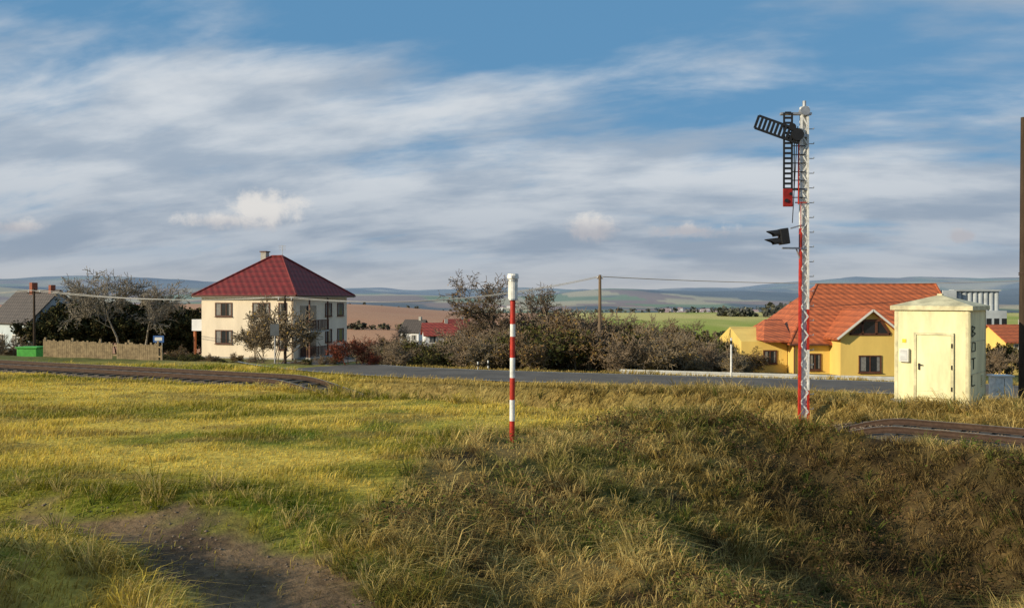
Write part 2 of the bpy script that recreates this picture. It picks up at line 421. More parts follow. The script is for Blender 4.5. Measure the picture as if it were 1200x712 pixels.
wci=np.where(RNG.uniform(0,1,len(wx))<.5+.4*ff,RNG.integers(2,5,len(wx)),RNG.integers(0,2,len(wx)))  # more brown weeds on the flank, adding to its painted shade
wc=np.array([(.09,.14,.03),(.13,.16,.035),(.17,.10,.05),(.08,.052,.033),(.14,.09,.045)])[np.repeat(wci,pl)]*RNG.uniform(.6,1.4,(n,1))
mesh_np('bank_weeds',WV,np.arange(n*4).reshape(-1,4),np.repeat(wc,4,0),M_grass)
def stones(name,X,Y,R,m,zoff=0,zfun=None):
    ico=np.array([(0,0,1),(.9,0,.1),(0,.9,0),(-.9,.1,0),(.1,-.9,.1),(0,0,-.8)])
    fc=np.array([(0,1,2),(0,2,3),(0,3,4),(0,4,1),(5,2,1),(5,3,2),(5,4,3),(5,1,4)])
    n=len(X); V=ico[None]*R[:,None,None]*RNG.uniform(.6,1.2,(n,6,3))
    a=RNG.uniform(0,6.28,n); c,s=np.cos(a)[:,None],np.sin(a)[:,None]
    x=V[:,:,0]*c-V[:,:,1]*s; y=V[:,:,0]*s+V[:,:,1]*c
    V[:,:,0]=x+X[:,None];V[:,:,1]=y+Y[:,None];V[:,:,2]=V[:,:,2]*.6+(zfun(X,Y) if zfun else Hraw(X,Y))[:,None]+zoff
    F=(np.arange(n)[:,None,None]*6+fc[None]).reshape(-1,3)
    return mesh_np(name,V.reshape(-1,3),F,None,m)
n=6000; Y=RNG.uniform(6,14,n);X=RNG.uniform(-9,1.8,n); k=(polydist(X,Y,PATH)<pathw(X,Y)*1.1)&(fbm(X,Y,.8,201)>.42); X=X[k];Y=Y[k]
stones('gravel',X,Y,RNG.uniform(.14,.40,len(X))**3*.6+.003,M_gravel)
n=9000; Y=RNG.uniform(6,14,n);X=RNG.uniform(-9,2,n); k=(polydist(X,Y,PATH)<pathw(X,Y)*1.2); X=X[k];Y=Y[k];n=len(X)
C=np.array([(.30,.21,.10),(.16,.10,.05),(.42,.32,.14)])[RNG.integers(0,3,n)]*RNG.uniform(.6,1.2,(n,1))
grass('dead_grass_litter',X,Y,RNG.uniform(.03,.11,n),np.full(n,.008),RNG.uniform(0,6.28,n),RNG.uniform(1.3,2.0,n),C)
n=16000; i=RNG.integers(0,len(dense)-1,n); D=np.array(dense); P=D[i]+(D[i+1]-D[i])*RNG.uniform(0,1,(n,1)); dd=D[i+1]-D[i]; dd/=np.linalg.norm(dd,axis=1)[:,None]
o=RNG.uniform(-1.7,1.7,n); P=P+np.stack([-dd[:,1],dd[:,0]],1)*o[:,None]
k=(P[:,0]>-30)&(P[:,0]<16)
zz=(zt(P[:,0])+np.interp(np.abs(o),[0,1.25,1.7],[.08,.08,-.12]))[k]
bs=stones('ballast_stones',P[k,0],P[k,1],RNG.uniform(.02,.05,k.sum()),M_gravel,0,lambda a,b_:zz); bs.parent=tr

# ------------------------------------------------------------------ trees
def gen_tree(seed,h,spread,maxlev=4,nb=5,trunk_r=.14,stems=1,leaf=.3,leafsize=.10,bark=(.10,.075,.055),leafcols=((.16,.09,.03),(.10,.09,.03)),minr=.013,low=.25):
    rnd=random.Random(seed); segs=[];tips=[]
    def grow(p,d,L,r,lev):
        ns=5 if lev==0 else (4 if lev<3 else 3)
        for i in range(ns):
            d=(d+Vector((rnd.gauss(0,.13),rnd.gauss(0,.13),rnd.gauss(0,.08)+.05))*(1+.5*lev*.3)).normalized()
            p2=p+d*(L/ns); r2=max(minr,r*(1-.16))
            segs.append((p.copy(),p2.copy(),r,r2))
            p=p2;r=r2
            if lev<maxlev and (i/ns>=low or lev>0):
                k=max(1,round(nb*(.55 if i<ns-1 else .9)*rnd.uniform(.6,1.2)/1.6))
                for _ in range(k):
                    az=rnd.uniform(0,2*math.pi); t=rnd.uniform(.5,1.05)
                    o=d.orthogonal().normalized(); o=Matrix.Rotation(az,3,d)@o
                    nd=(d*math.cos(t)+o*math.sin(t)); nd.x*=spread;nd.y*=spread; nd.normalize()
                    grow(p,nd,L*rnd.uniform(.42,.66),max(minr,r*.55),lev+1)
            if lev>=maxlev-1: tips.append(p.copy())
    for s in range(stems):
        if stems==1: d=Vector((0,0,1));p=Vector((0,0,-.1))
        else:
            a=rnd.uniform(0,6.28); t=rnd.uniform(.05,.8); d=Vector((math.cos(a)*t*spread,math.sin(a)*t*spread,1)).normalized(); p=Vector((math.cos(a)*.3*spread,math.sin(a)*.3*spread,-.1))
        grow(p,d,h*(.62 if stems==1 else .55)*rnd.uniform(.85,1.1),trunk_r,0)
    A=np.array([s[0] for s in segs]);Bp=np.array([s[1] for s in segs]);r0=np.array([s[2] for s in segs]);r1=np.array([s[3] for s in segs])
    d=Bp-A; d/=np.linalg.norm(d,axis=1)[:,None]+1e-9
    ref=np.where(np.abs(d[:,2:3])<.9,np.array([[0,0,1.]]),np.array([[1.,0,0]]))
    u=np.cross(d,ref);u/=np.linalg.norm(u,axis=1)[:,None];w=np.cross(d,u)
    K=4; V=np.empty((len(A),2*K,3))
    for k in range(K):
        t=2*np.pi*k/K; o=u*math.cos(t)+w*math.sin(t)
        V[:,k]=A+o*r0[:,None]; V[:,K+k]=Bp+o*r1[:,None]
    F=[]
    i=np.arange(len(A))[:,None]*2*K
    for k in range(K):
        F.append(i+np.array([[k,(k+1)%K,K+(k+1)%K,K+k]]))
    F=np.concatenate(F,0); V=V.reshape(-1,3)
    rr=np.random.default_rng(seed)
    C=np.tile(np.array(bark),(len(V),1))*np.repeat(rr.uniform(.6,1.4,len(A)),2*K)[:,None]
    T=np.array(tips); nl=int(len(T)*leaf)
    if nl:
        T=T[rr.integers(0,len(T),nl)]+rr.normal(0,.10,(nl,3))
        a=rr.normal(0,1,(nl,3));a/=np.linalg.norm(a,axis=1)[:,None];b_=rr.normal(0,1,(nl,3));b_=np.cross(a,b_);b_/=np.linalg.norm(b_,axis=1)[:,None]
        s=(leafsize*rr.uniform(.5,1.4,nl))[:,None]
        LV=np.stack([T-a*s,T-b_*s*.6,T+a*s,T+b_*s*.6],1).reshape(-1,3)
        LF=np.arange(nl*4).reshape(-1,4)+len(V)
        lc=np.array(leafcols)[rr.integers(0,len(leafcols),nl)]*rr.uniform(.5,1.5,(nl,1))
        V=np.concatenate([V,LV]);F=np.concatenate([F,LF]);C=np.concatenate([C,np.repeat(lc,4,0)])
    top=np.percentile(V[:,2],99.7); V=V*np.array([h/top]*3)
    return V,F,C
def xf(T,loc,s=1,rot=0,sx=1):
    V,F,C=T; c,s_=math.cos(rot),math.sin(rot)
    W=V.copy(); W[:,0]=(V[:,0]*c-V[:,1]*s_)*s*sx+loc[0]; W[:,1]=(V[:,0]*s_+V[:,1]*c)*s*sx+loc[1]; W[:,2]=V[:,2]*s+loc[2]
    return W,F,C
def merge(L):
    Vs=[];Fs=[];Cs=[];o=0
    for V,F,C in L: Vs.append(V);Fs.append(F+o);Cs.append(C);o+=len(V)
    return np.concatenate(Vs),np.concatenate(Fs),np.concatenate(Cs)
MC={}
def place(name,T,px,Y,s=1,rot=0,sx=1):
    x=(px-600)/FPX*Y
    if id(T) in MC:
        ob=bpy.data.objects.new(name,MC[id(T)]); COL.objects.link(ob)
    else:
        ob=mesh_np(name,*T,m=M_foliage); MC[id(T)]=ob.data
    ob.location=(x,Y,H(x,Y)-.05); ob.rotation_euler=(0,0,rot); ob.scale=(s*sx,s*sx,s); return ob
AUT=((.18,.10,.035),(.13,.10,.035),(.22,.14,.045),(.09,.06,.03))
OLV=((.10,.10,.03),(.13,.11,.035),(.065,.07,.028))
Tbig=gen_tree(11,7.6,1.25,4,5,.16,1,.30,.07,leafcols=AUT,low=.2,bark=(.16,.12,.085),minr=.017)
Tbare=gen_tree(5,7.5,1.0,4,5,.14,1,0.0,.06,bark=(.28,.24,.19),low=.3,minr=.021)
Tmed=gen_tree(23,5.5,1.2,4,5,.10,1,.10,.07,leafcols=AUT,low=.15,bark=(.18,.14,.10),minr=.016)
b1=gen_tree(31,3.2,1.3,3,5,.05,6,.35,.075,leafcols=AUT,bark=(.20,.145,.095),minr=.016)
b2=gen_tree(32,3.0,1.3,3,5,.05,6,.8,.085,leafcols=OLV)
b3=gen_tree(33,3.4,1.2,3,5,.05,6,.06,.07,leafcols=AUT,bark=(.24,.18,.125),minr=.016)
b4=gen_tree(37,3.4,1.0,3,5,.04,5,.12,.06,leafcols=((.30,.20,.06),(.22,.14,.04)),bark=(.24,.19,.13),minr=.015)
dk=gen_tree(34,5.2,1.3,3,6,.07,7,2.6,.15,leafcols=((.06,.06,.025),(.08,.065,.03),(.04,.045,.024)),bark=(.07,.055,.04))
rb=gen_tree(35,1.6,1.2,3,5,.025,6,.2,.04,leafcols=((.24,.06,.03),(.16,.04,.03)),bark=(.15,.06,.04),minr=.008)
place('autumn_tree',Tbig,588,66,1.0,.4,1.0)
place('autumn_tree',Tbig,615,70,.90,2.4,1.0)
place('autumn_tree',Tmed,560,70,.9,.4)
place('bare_tree',Tbare,140,80,1.12,0)
place('bare_tree',Tbare,168,82,1.0,2.0)
place('bare_tree',Tbare,118,84,1.05,4.0)
place('bare_tree',Tmed,800,70,.78,2.2)
place('bare_tree',Tmed,742,66,.78,4.2)
place('bare_tree',Tmed,690,72,.72,3.2)
place('bare_tree',Tmed,655,74,.8,5.2)
place('bare_tree',Tmed,985,85,1.65,.6)
place('bare_tree',Tmed,470,80,.6,.9)
place('bare_bush',b4,318,62,1.5,1.0)
place('bare_bush',b4,303,64,1.15,3.0)
place('red_shrub',rb,415,42,.95,.3)
place('red_shrub',rb,432,42.5,.6,2.3)
R2=random.Random(5)
L=[]
for px,Yd,s,T in [(75,86,1,dk),(105,88,1.15,dk),(135,88,1.1,dk),(165,90,1.1,dk),(195,90,1.05,dk),(215,92,.95,dk),(62,92,.8,dk),(120,94,1.2,dk),(180,94,1.2,dk)]:
    x=(px-600)/FPX*Yd; L.append(xf(T,(x,Yd,H(x,Yd)-.1),s,R2.uniform(0,6)))
mesh_np('dark_shrubbery',*merge(L),m=M_foliage)
L=[]
for px in range(428,880,9):
    for row in range(2):
        Yd=R2.uniform(50,60)+row*12; p=px+R2.uniform(-8,8)
        top=np.interp(p,[428,470,525,545,640,680,760,800,850,880],[408,402,408,388,386,380,384,394,404,414])+R2.uniform(-16,12)+ (8 if row==0 else 0)
        x=(p-600)/FPX*Yd; z=H(x,Yd); hgt=3-(top-350)/FPX*Yd-z
        if hgt<.5: hgt=.5
        T=R2.choice([b1,b2,b3,b3,b1,b4,b4]); s=hgt/3.2
        L.append(xf(T,(x,Yd,z-.1),s,R2.uniform(0,6),1.1))
mesh_np('hedgerow',*merge(L),m=M_foliage)
L=[]
for px,Yd,s in [(870,70,.7),(885,74,.8),(858,60,.5),(1175,60,.7),(1190,66,.9),(1160,75,.8),(1140,80,1.0)]:
    x=(px-600)/FPX*Yd; L.append(xf(R2.choice([b1,b2,b3]),(x,Yd,H(x,Yd)-.2),s,R2.uniform(0,6)))
mesh_np('garden_bushes',*merge(L),m=M_foliage)
L=[]
for px,Yd,s in [(230,62,.3),(250,60,.3),(275,64,.3),(300,58,.3),(375,60,.3),(395,62,.35),(355,58,.25),(180,58,.4),(20,60,.5),(5,58,.6),(205,60,.45),(60,60,.4),(216,54,.3),(190,52,.3),(240,52,.25),(265,50,.22),(350,50,.25),(380,48,.2)]:
    x=(px-600)/FPX*Yd; L.append(xf(R2.choice([b1,b2,b3]),(x,Yd,H(x,Yd)-.1),s,R2.uniform(0,6)))
mesh_np('garden_hedge',*merge(L),m=M_foliage)
def clumps(name,pts,col,q,nper=60,hmul=1.0):
    V=[];C=[]
    rr=np.random.default_rng(4)
    for (x,y,s) in pts:
        z=H(x,y); k=nper
        p=rr.normal(0,1,(k,3)); p/=np.linalg.norm(p,axis=1)[:,None]; p*=rr.uniform(.3,1,(k,1))*np.array([[s*.6,s*.6,s*.5*hmul]])
        p+=np.array([[x,y,z+s*.4*hmul]])
        a=rr.normal(0,1,(k,3));a/=np.linalg.norm(a,axis=1)[:,None];b_=np.cross(a,rr.normal(0,1,(k,3)));b_/=np.linalg.norm(b_,axis=1)[:,None]
        ss=(s*q*rr.uniform(.4,1.3,k))[:,None]
        V.append(np.stack([p-a*ss,p-b_*ss,p+a*ss,p+b_*ss],1).reshape(-1,3))
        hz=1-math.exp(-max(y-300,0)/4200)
        c=np.array(col)*rr.uniform(.5,1.4)*rr.uniform(.6,1.4,(k,1)); c=c*(1-hz)+np.array([[.20,.27,.36]])*hz  # distant foliage tinted bluish, haze mixed into its colour
        C.append(np.repeat(c,4,0))
    V=np.concatenate(V);C=np.concatenate(C)
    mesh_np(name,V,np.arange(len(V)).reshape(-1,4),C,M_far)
pts=[]
for _ in range(190):
    y=R2.uniform(110,290); x=y*R2.uniform(-.30,.75); pts.append((x,y,R2.uniform(2.5,6)))
clumps('valley_trees',pts,(.14,.10,.055),.09,170)
pts=[]
def line(x0,y0,x1,y1,n,s):
    for i in range(n):
        t=i/n+R2.uniform(-.3,.3)/n; pts.append((x0+(x1-x0)*t+R2.uniform(-4,4),y0+(y1-y0)*t+R2.uniform(-6,6),s*R2.uniform(.4,1.3)))
line(-220,560,20,600,60,6); line(10,620,60,1000,24,6); line(-500,1010,-60,1040,24,5); line(60,1010,420,960,40,6); line(230,900,400,800,50,10); line(300,940,380,900,40,15)
line(40,520,300,500,26,5); line(-900,2000,900,2200,120,9); line(-1500,2900,1800,3000,140,12); line(100,1600,900,1700,60,8); line(300,2500,1500,2300,80,10)
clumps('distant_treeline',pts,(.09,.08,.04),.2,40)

# ------------------------------------------------------------------ buildings helpers
M_curt=mat('net_curtain',(.22,.21,.20),.6,.4,7)
def window(parent,name,face,cx,z0,w,h,mf=M_frame,panes=2,off=0,t=.09):
    def bx(b,a0,a1,d0,d1,z0_,z1_):
        if face[0]=='y': b.box(a0,a1,face[1]-d1,face[1]-d0,z0_,z1_)
        elif face[0]=='x': b.box(face[1]+d0,face[1]+d1,a0,a1,z0_,z1_)
    g=B(); bx(g,cx-w/2,cx+w/2,.004,.02,z0,z0+h); g.obj(name+'_glass',M_glass,parent)
    f=B()
    bx(f,cx-w/2-t,cx-w/2,.003,.07,z0-t,z0+h+t);bx(f,cx+w/2,cx+w/2+t,.003,.07,z0-t,z0+h+t)
    bx(f,cx-w/2,cx+w/2,.003,.07,z0+h,z0+h+t);bx(f,cx-w/2,cx+w/2,.003,.07,z0-t,z0)
    for k in range(1,panes):
        x=cx-w/2+w*k/panes; bx(f,x-.035,x+.035,.021,.05,z0,z0+h)
    bx(f,cx-w/2-.15,cx+w/2+.15,.003,.14,z0-t-.05,z0-t-.002)
    f.obj(name+'_frame',mf,parent)
    c=B(); bx(c,cx-w/2+.04,cx-w/2+w*.3,.0205,.0235,z0+.04,z0+h-.03); bx(c,cx+w/2-w*.16,cx+w/2-.04,.0205,.0235,z0+.04,z0+h-.03); c.obj(name+'_curtains',M_curt,parent)
def gable_roof(b,x0,x1,y0,y1,ze,zr,oh=.4,th=.15,axis='x'):
    if axis=='x':
        ym=(y0+y1)/2; k=(zr-ze)/((y1-y0)/2); yo0=y0-oh;yo1=y1+oh;z_=ze-k*oh
        for (ya,yb) in ((yo0,ym),(yo1,ym)):
            vs=[(x0-oh,ya,z_),(x1+oh,ya,z_),(x1+oh,yb,zr),(x0-oh,yb,zr)]
            vs+=[(x,y,z+th) for x,y,z in vs]
            b.add(vs,[(0,1,2,3),(4,5,6,7),(0,1,5,4),(1,2,6,5),(2,3,7,6),(3,0,4,7)])
    else:
        xm=(x0+x1)/2; k=(zr-ze)/((x1-x0)/2); z_=ze-k*oh
        for (xa,xb) in ((x0-oh,xm),(x1+oh,xm)):
            vs=[(xa,y0-oh,z_),(xa,y1+oh,z_),(xb,y1+oh,zr),(xb,y0-oh,zr)]
            vs+=[(x,y,z+th) for x,y,z in vs]
            b.add(vs,[(0,1,2,3),(4,5,6,7),(0,1,5,4),(1,2,6,5),(2,3,7,6),(3,0,4,7)])
def gable_body(b,x0,x1,y0,y1,z0,ze,zr,axis='x'):
    if axis=='x':
        ym=(y0+y1)/2
        vs=[(x0,y0,z0),(x1,y0,z0),(x1,y1,z0),(x0,y1,z0),(x0,y0,ze),(x1,y0,ze),(x1,y1,ze),(x0,y1,ze),(x0,ym,zr),(x1,ym,zr)]
        b.add(vs,[(0,3,2,1),(0,1,5,4),(2,3,7,6),(1,2,6,9,5),(3,0,4,8,7),(4,5,9,8),(6,7,8,9)])
    else:
        xm=(x0+x1)/2
        vs=[(x0,y0,z0),(x1,y0,z0),(x1,y1,z0),(x0,y1,z0),(x0,y0,ze),(x1,y0,ze),(x1,y1,ze),(x0,y1,ze),(xm,y0,zr),(xm,y1,zr)]
        b.add(vs,[(0,3,2,1),(1,2,6,5),(3,0,4,7),(0,1,5,8,4),(2,3,7,9,6),(5,6,9,8),(7,4,8,9)])
rot=math.atan2(-.289,.957)
hx,hy=-20.1,74
hz=-2.95
vil=empty('two_storey_house',(hx,hy,hz),rot)
W=10.1;Dp=10.0;HE=6.15
B().box(-W,0,0,Dp,.0,HE).obj('walls',M_cream,vil)
B().box(-W-.04,.04,-.04,Dp+.04,-1,.45).obj('plinth',M_conc,vil)
oh=.6; rise=3.9
b=B(); x0,x1,y0,y1=-W-oh,oh,-oh,Dp+oh; xm=(x0+x1)/2; r_=.6; ym=(y0+y1)/2
ze=HE+.12
b.add([(x0,y0,ze),(x1,y0,ze),(x1,y1,ze),(x0,y1,ze),(xm-r_,ym,ze+rise),(xm+r_,ym,ze+rise)],[(0,1,5,4),(1,2,5),(2,3,4,5),(3,0,4)])
b.obj('hip_roof',M_redroof,vil)
B().box(x0+.02,x1-.02,y0+.02,y1-.02,HE-.08,ze-.004).obj('soffit',M_frame,vil)
b=B()
for a_,c_ in [((x0,y0),(xm-r_,ym)),((x1,y0),(xm+r_,ym)),((x1,y1),(xm+r_,ym)),((x0,y1),(xm-r_,ym))]:
    b.tube((*a_,ze+.02),(*c_,ze+rise+.04),.11,n=6)
b.tube((xm-r_,ym,ze+rise+.04),(xm+r_,ym,ze+rise+.04),.11,n=6); b.obj('ridge_tiles',M_redroof,vil)
b=B(); b.tube((x0,y0-.06,ze-.05),(x1,y0-.06,ze-.05),.08,n=8); b.tube((x1+.06,y0,ze-.05),(x1+.06,y1,ze-.05),.08,n=8); b.tube((-.15,-.1,0),(-.15,-.1,HE),.05,n=8); b.obj('gutters',M_brown,vil)
b=B(); b.box(xm-1.7,xm-1.1,ym-.3,ym+.3,ze+rise-1.6,ze+rise+.45); b.obj('chimney',M_conc,vil)
b=B(); b.box(xm-1.78,xm-1.02,ym-.38,ym+.38,ze+rise+.452,ze+rise+.55); b.obj('chimney_cap',M_brown,vil)
b=B(); b.tube((xm+.6,ym,ze+rise-.3),(xm+.6,ym,ze+rise+1.1),.03,n=6)
for z in (.7,.9,1.05): b.tube((xm+.2,ym,ze+rise+z),(xm+1.0,ym,ze+rise+z),.02,n=5)
b.obj('tv_antenna',M_steel,vil)
for xx in (-7.6,-3.5):
    for z in (1.75,4.35):
        window(vil,'window',('y',0),xx,z,1.7,1.15,M_brown,3)
window(vil,'window',('y',0),-1.2,4.1,.7,1.4,M_brown,1); window(vil,'window',('y',0),-1.2,1.3,.7,1.5,M_brown,1)
for yy in (6.2,8.6):
    for z in (1.7,4.3): window(vil,'window',('x',0),yy,z,1.1,1.15,M_brown,1)
b=B();
for z in (.45,3.1): b.box(.003,.02,1.0,3.9,z,z+2.2)
b.obj('balcony_doors',M_glass,vil)
b=B()
for z in (.5,3.0): b.box(.003,1.25,.7,4.2,z-.18,z-.02)
b.obj('balcony_slabs',M_conc,vil)
b=B()
for z in (3.0,.5):
    b.box(1.18,1.24,.7,4.2,z+.9,z+.97)
    for yy in np.arange(.72,4.2,.16): b.box(1.19,1.22,yy,yy+.05,z,z+.9)
    for xx in np.arange(.05,1.2,.16): b.box(xx,xx+.05,.71,.74,z,z+.9); b.box(xx,xx+.05,4.16,4.19,z,z+.9)
    b.box(.05,1.2,.7,.75,z+.9,z+.97)
b.obj('balcony_railings',M_brown,vil)
b=B()
for yy in (.78,4.1): b.box(1.08,1.2,yy-.06,yy+.06,-.5,HE-.1)
b.obj('balcony_posts',M_brown,vil)
b=B(); b.box(-W-1.6,-W-.003,.6,4.0,2.85,3.05); b.box(-W-1.6,-W-1.5,.6,4.0,3.05,3.95);b.box(-W-1.5,-W-.003,.6,.7,3.05,3.95); b.obj('side_balcony',M_whitew,vil)
b=B(); b.box(-W-1.5,-W-1.3,.7,.9,-.6,2.85);b.box(-W-1.5,-W-.003,2.2,3.9,-.6,2.849); b.obj('side_porch',M_orange,vil)
# ---- yellow house
yh=empty('yellow_house',(0,0,0),0)
Yh=60; k=Yh/FPX
gz=3-90*k
X_=lambda px:(px-600)*k
Z_=lambda py:3-(py-350)*k
def Zr(py,d): return 3-(py-350)*(Yh+d)/FPX
hx0,hx1,hy0,hy1=X_(937),X_(1135),Yh+1.2,Yh+12.4
zE=Z_(403)
B().box(hx0,hx1,hy0,hy1,gz-1,zE).obj('walls',M_yellow,yh)
ov=.5; zR=Zr(333,6.8); ymid=(hy0+hy1)/2
rx0=(957-600)*(ymid)/FPX; rx1=(1096-600)*ymid/FPX
b=B(); b.add([(hx0-ov,hy0-ov,zE-.12),(hx1+ov,hy0-ov,zE-.12),(hx1+ov,hy1+ov,zE-.12),(hx0-ov,hy1+ov,zE-.12),(rx0,ymid,zR),(rx1,ymid,zR),
  (hx0-ov,hy0-ov,zE-.0),(hx1+ov,hy0-ov,zE-.0),(hx1+ov,hy1+ov,zE-.0),(hx0-ov,hy1+ov,zE-.0)],[(6,7,5,4),(7,8,5),(8,9,4,5),(9,6,4),(0,1,7,6),(1,2,8,7),(2,3,9,8),(3,0,6,9)])
b.obj('main_roof',M_orroof,yh)
b=B()
for p,q in (((hx0-ov,hy0-ov,zE),(rx0,ymid,zR)),((hx1+ov,hy0-ov,zE),(rx1,ymid,zR)),((rx0,ymid,zR),(rx1,ymid,zR))): b.tube(p,q,.10,n=6)
b.obj('ridge_tiles',M_orroof,yh)
b=B(); gable_body(b,X_(980),X_(1049),Yh-.8,Yh+5,gz-1,Z_(392),Z_(364),'y'); b.obj('gable_bay_walls',M_yellow,yh)
b=B(); gable_roof(b,X_(980),X_(1049),Yh-.8,Yh+4.2,Z_(392),Z_(364),.45,.14,'y'); b.obj('gable_bay_roof',M_orroof,yh)
b=B(); xa,xm_,xb=X_(978),X_(1014.5),X_(1051)
for p,q in (((xa-.3,Z_(396)),(xm_,Z_(363)+.02)),((xb+.3,Z_(396)),(xm_,Z_(363)+.02))):
    beam(b,(p[0],Yh-1.29,p[1]-.02),(q[0],Yh-1.29,q[1]-.02),.05,.14)
b.obj('barge_boards',M_frame,yh)
b=B(); yy=Yh-.83
b.add([(X_(990),yy,Z_(391)),(X_(1037),yy,Z_(391)),(X_(1026),yy,Z_(375)),(X_(1008),yy,Z_(375))],[(0,1,2,3)]); b.obj('attic_window_glass',M_glass,yh)
b=B()
for p,q in (((990,391),(1037,391)),((990,391),(1008,375)),((1037,391),(1026,375)),((1008,375),(1026,375)),((1005,391),(1005,377)),((1021,391),(1021,377))):
    beam(b,(X_(p[0]),yy-.03,Z_(p[1])),(X_(q[0]),yy-.03,Z_(q[1])),.05,.16)
b.obj('attic_window_frame',M_brown,yh)
for cx_,w_,f_ in ((962,.8,Yh+1.2),(1014,1.5,Yh-.8),(1070,1.0,Yh+1.2)):
    window(yh,'window',('y',f_),X_(cx_),Z_(434),w_,1.1,M_brown,2)
b=B(); gable_body(b,X_(880),X_(936),Yh+2.5,Yh+9,gz-1,Z_(402),Z_(386),'x'); b.obj('wing_walls',M_yellow,yh)
b=B(); b.add([(X_(900),Yh+1.0,Z_(400)),(X_(936),Yh+1.0,Z_(400)),(X_(944),Yh+5.2,Zr(374,5.2)),(X_(922),Yh+5.2,Zr(374,5.2)),(X_(900),Yh+9,Z_(402)),(X_(900),Yh+1.0,Z_(402)),(X_(936),Yh+1.0,Z_(402))],[(0,1,2,3),(0,3,4),(5,6,1,0)]); b.obj('wing_roof',M_orroof,yh)
window(yh,'window',('y',Yh+2.5),X_(915),Z_(428),.9,.9,M_brown,2)
b=B(); b.tube((hx0,Yh+1.1,gz-1),(hx0,Yh+1.1,Z_(404)),.05,n=8); b.tube((hx0-ov,hy0-ov-.06,zE-.1),(X_(976),hy0-ov-.06,zE-.1),.07,n=8);b.tube((X_(1054),hy0-ov-.06,zE-.1),(hx1+ov,hy0-ov-.06,zE-.1),.07,n=8); b.obj('gutters',M_brown,yh)
# ---- white house far left
wh=empty('white_farmhouse',(0,0,0)); Yw=84;k2=Yw/FPX
X2=lambda px:(px-600)*k2
Z2=lambda py:3-(py-350)*k2
wh.location=(X2(34),Yw,Z2(415)); wh.rotation_euler=(0,0,math.radians(-34))
b=B(); gable_body(b,-9,0,0,6.2,-1,3.4,6.6,'x'); b.obj('walls',M_lblue,wh)
b=B(); gable_roof(b,-9,0,0,6.2,3.4,6.65,.3,.15,'x'); b.obj('roof',M_greyroof,wh)
b=B(); b.box(-5.5,-4.9,2.6,3.2,6,7.6); b.box(-1.5,-1.0,2.7,3.2,6,7.3); b.obj('chimneys',mat('brick',(.30,.10,.06),.9,.4,5),wh)
for yy in (1.7,4.4): window(wh,'window',('x',0),yy,.8,.9,1.2)
window(wh,'window',('y',0),-3,.8,1.0,1.1); window(wh,'window',('y',0),-6,.8,1.0,1.1)
x=(36-600)/FPX*56
gt=empty('green_garden_container',(x,56,H(x,56)))
b=B();b.box(-.7,.7,-.5,.5,0,1.0);b.obj('body',M_green,gt,.06); b=B();b.box(-.78,.78,-.58,.58,1.002,1.1);b.obj('lid',M_green,gt,.03)
def small_house(px,Y,z,w,d,h,rise,wm,rm,rot):
    e=empty('red_roofed_house',((px-600)/FPX*Y,Y,z),rot)
    b=B();gable_body(b,-w/2,w/2,-d/2,d/2,-5,h,h+rise);b.obj('walls',wm,e)
    b=B();gable_roof(b,-w/2,w/2,-d/2,d/2,h,h+rise,.4,.15);b.obj('roof',rm,e)
    for xx in (-w/4,w/4): window(e,'window',('y',-d/2),xx,1.0,1.2,1.2)
    b=B();b.box(w*.2,w*.2+.6,-.3,.3,h+rise-.8,h+rise+.8);b.obj('chimney',M_conc,e)
M_rr=roofmat('bright_red_tiles',(.36,.06,.04),1.2,2)
small_house(514,150,3-.060*150,5.5,6,2.4,2.0,M_whitew,M_rr,.2)
small_house(487,190,3-.056*190,5,6,3,2.6,M_whitew,M_greyroof,-.4)
small_house(803,90,3-.079*90,3.2,3,1.5,1.1,M_brown,M_rr,.3)
small_house(535,230,3-.050*230,7,6,3,2.6,M_cream,M_rr,.4)
small_house(1185,110,3-.075*110,7,6,2.6,2.0,M_yellow,M_orroof,.2)
vl=empty('distant_village')
wb=B();rb_=B();R3=random.Random(9)
for (pa,pb,Yd,n_) in ((640,700,2300,30),(770,920,2500,110),(420,520,2600,12),(560,620,3300,8),(960,1100,2700,16)):
    for _ in range(n_):
        y=Yd+R3.uniform(-250,250); x=(R3.uniform(pa,pb)-600)/FPX*y; z=H(x,y); w_=R3.uniform(8,18);h_=R3.uniform(6,11)
        gable_body(wb,x-w_/2,x+w_/2,y-5,y+5,z-2,z+h_,z+h_+.1); gable_roof(rb_,x-w_/2,x+w_/2,y-5,y+5,z+h_+.2,z+h_+3.5,.3,.3)
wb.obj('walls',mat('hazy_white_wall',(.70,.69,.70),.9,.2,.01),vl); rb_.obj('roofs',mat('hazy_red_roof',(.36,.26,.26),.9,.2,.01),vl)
fa=empty('grain_silo_factory'); Yf=170;k3=Yf/FPX
X3=lambda px:(px-600)*k3
Z3=lambda py:3-(py-350)*k3
b=B(); b.box(X3(1098),X3(1180),Yf,Yf+14,Z3(430),Z3(364)); 
b.box(X3(1108),X3(1124),Yf+1,Yf+10,Z3(364),Z3(340)); b.box(X3(1100),X3(1104),Yf+1,Yf+3,Z3(364),Z3(334)); b.obj('main_block',M_ind,fa)
b=B()
for i in range(9):
    b.tube((X3(1126+i*6.4),Yf+3,Z3(420)),(X3(1126+i*6.4),Yf+3,Z3(341)),.56,n=16)
b.box(X3(1124),X3(1180),Yf+2,Yf+4,Z3(341)+.003,Z3(339)); b.obj('silos',M_ind,fa)
b=B()
for i in range(9): b.box(X3(1102+i*9),X3(1108+i*9),Yf-.03,Yf-.003,Z3(380),Z3(373))
b.obj('windows',M_glass,fa)
b=B(); b.box(X3(1120),X3(1230),Yf-40,Yf-25,Z3(440),Z3(376)); b.obj('low_hall',M_whitew,fa)

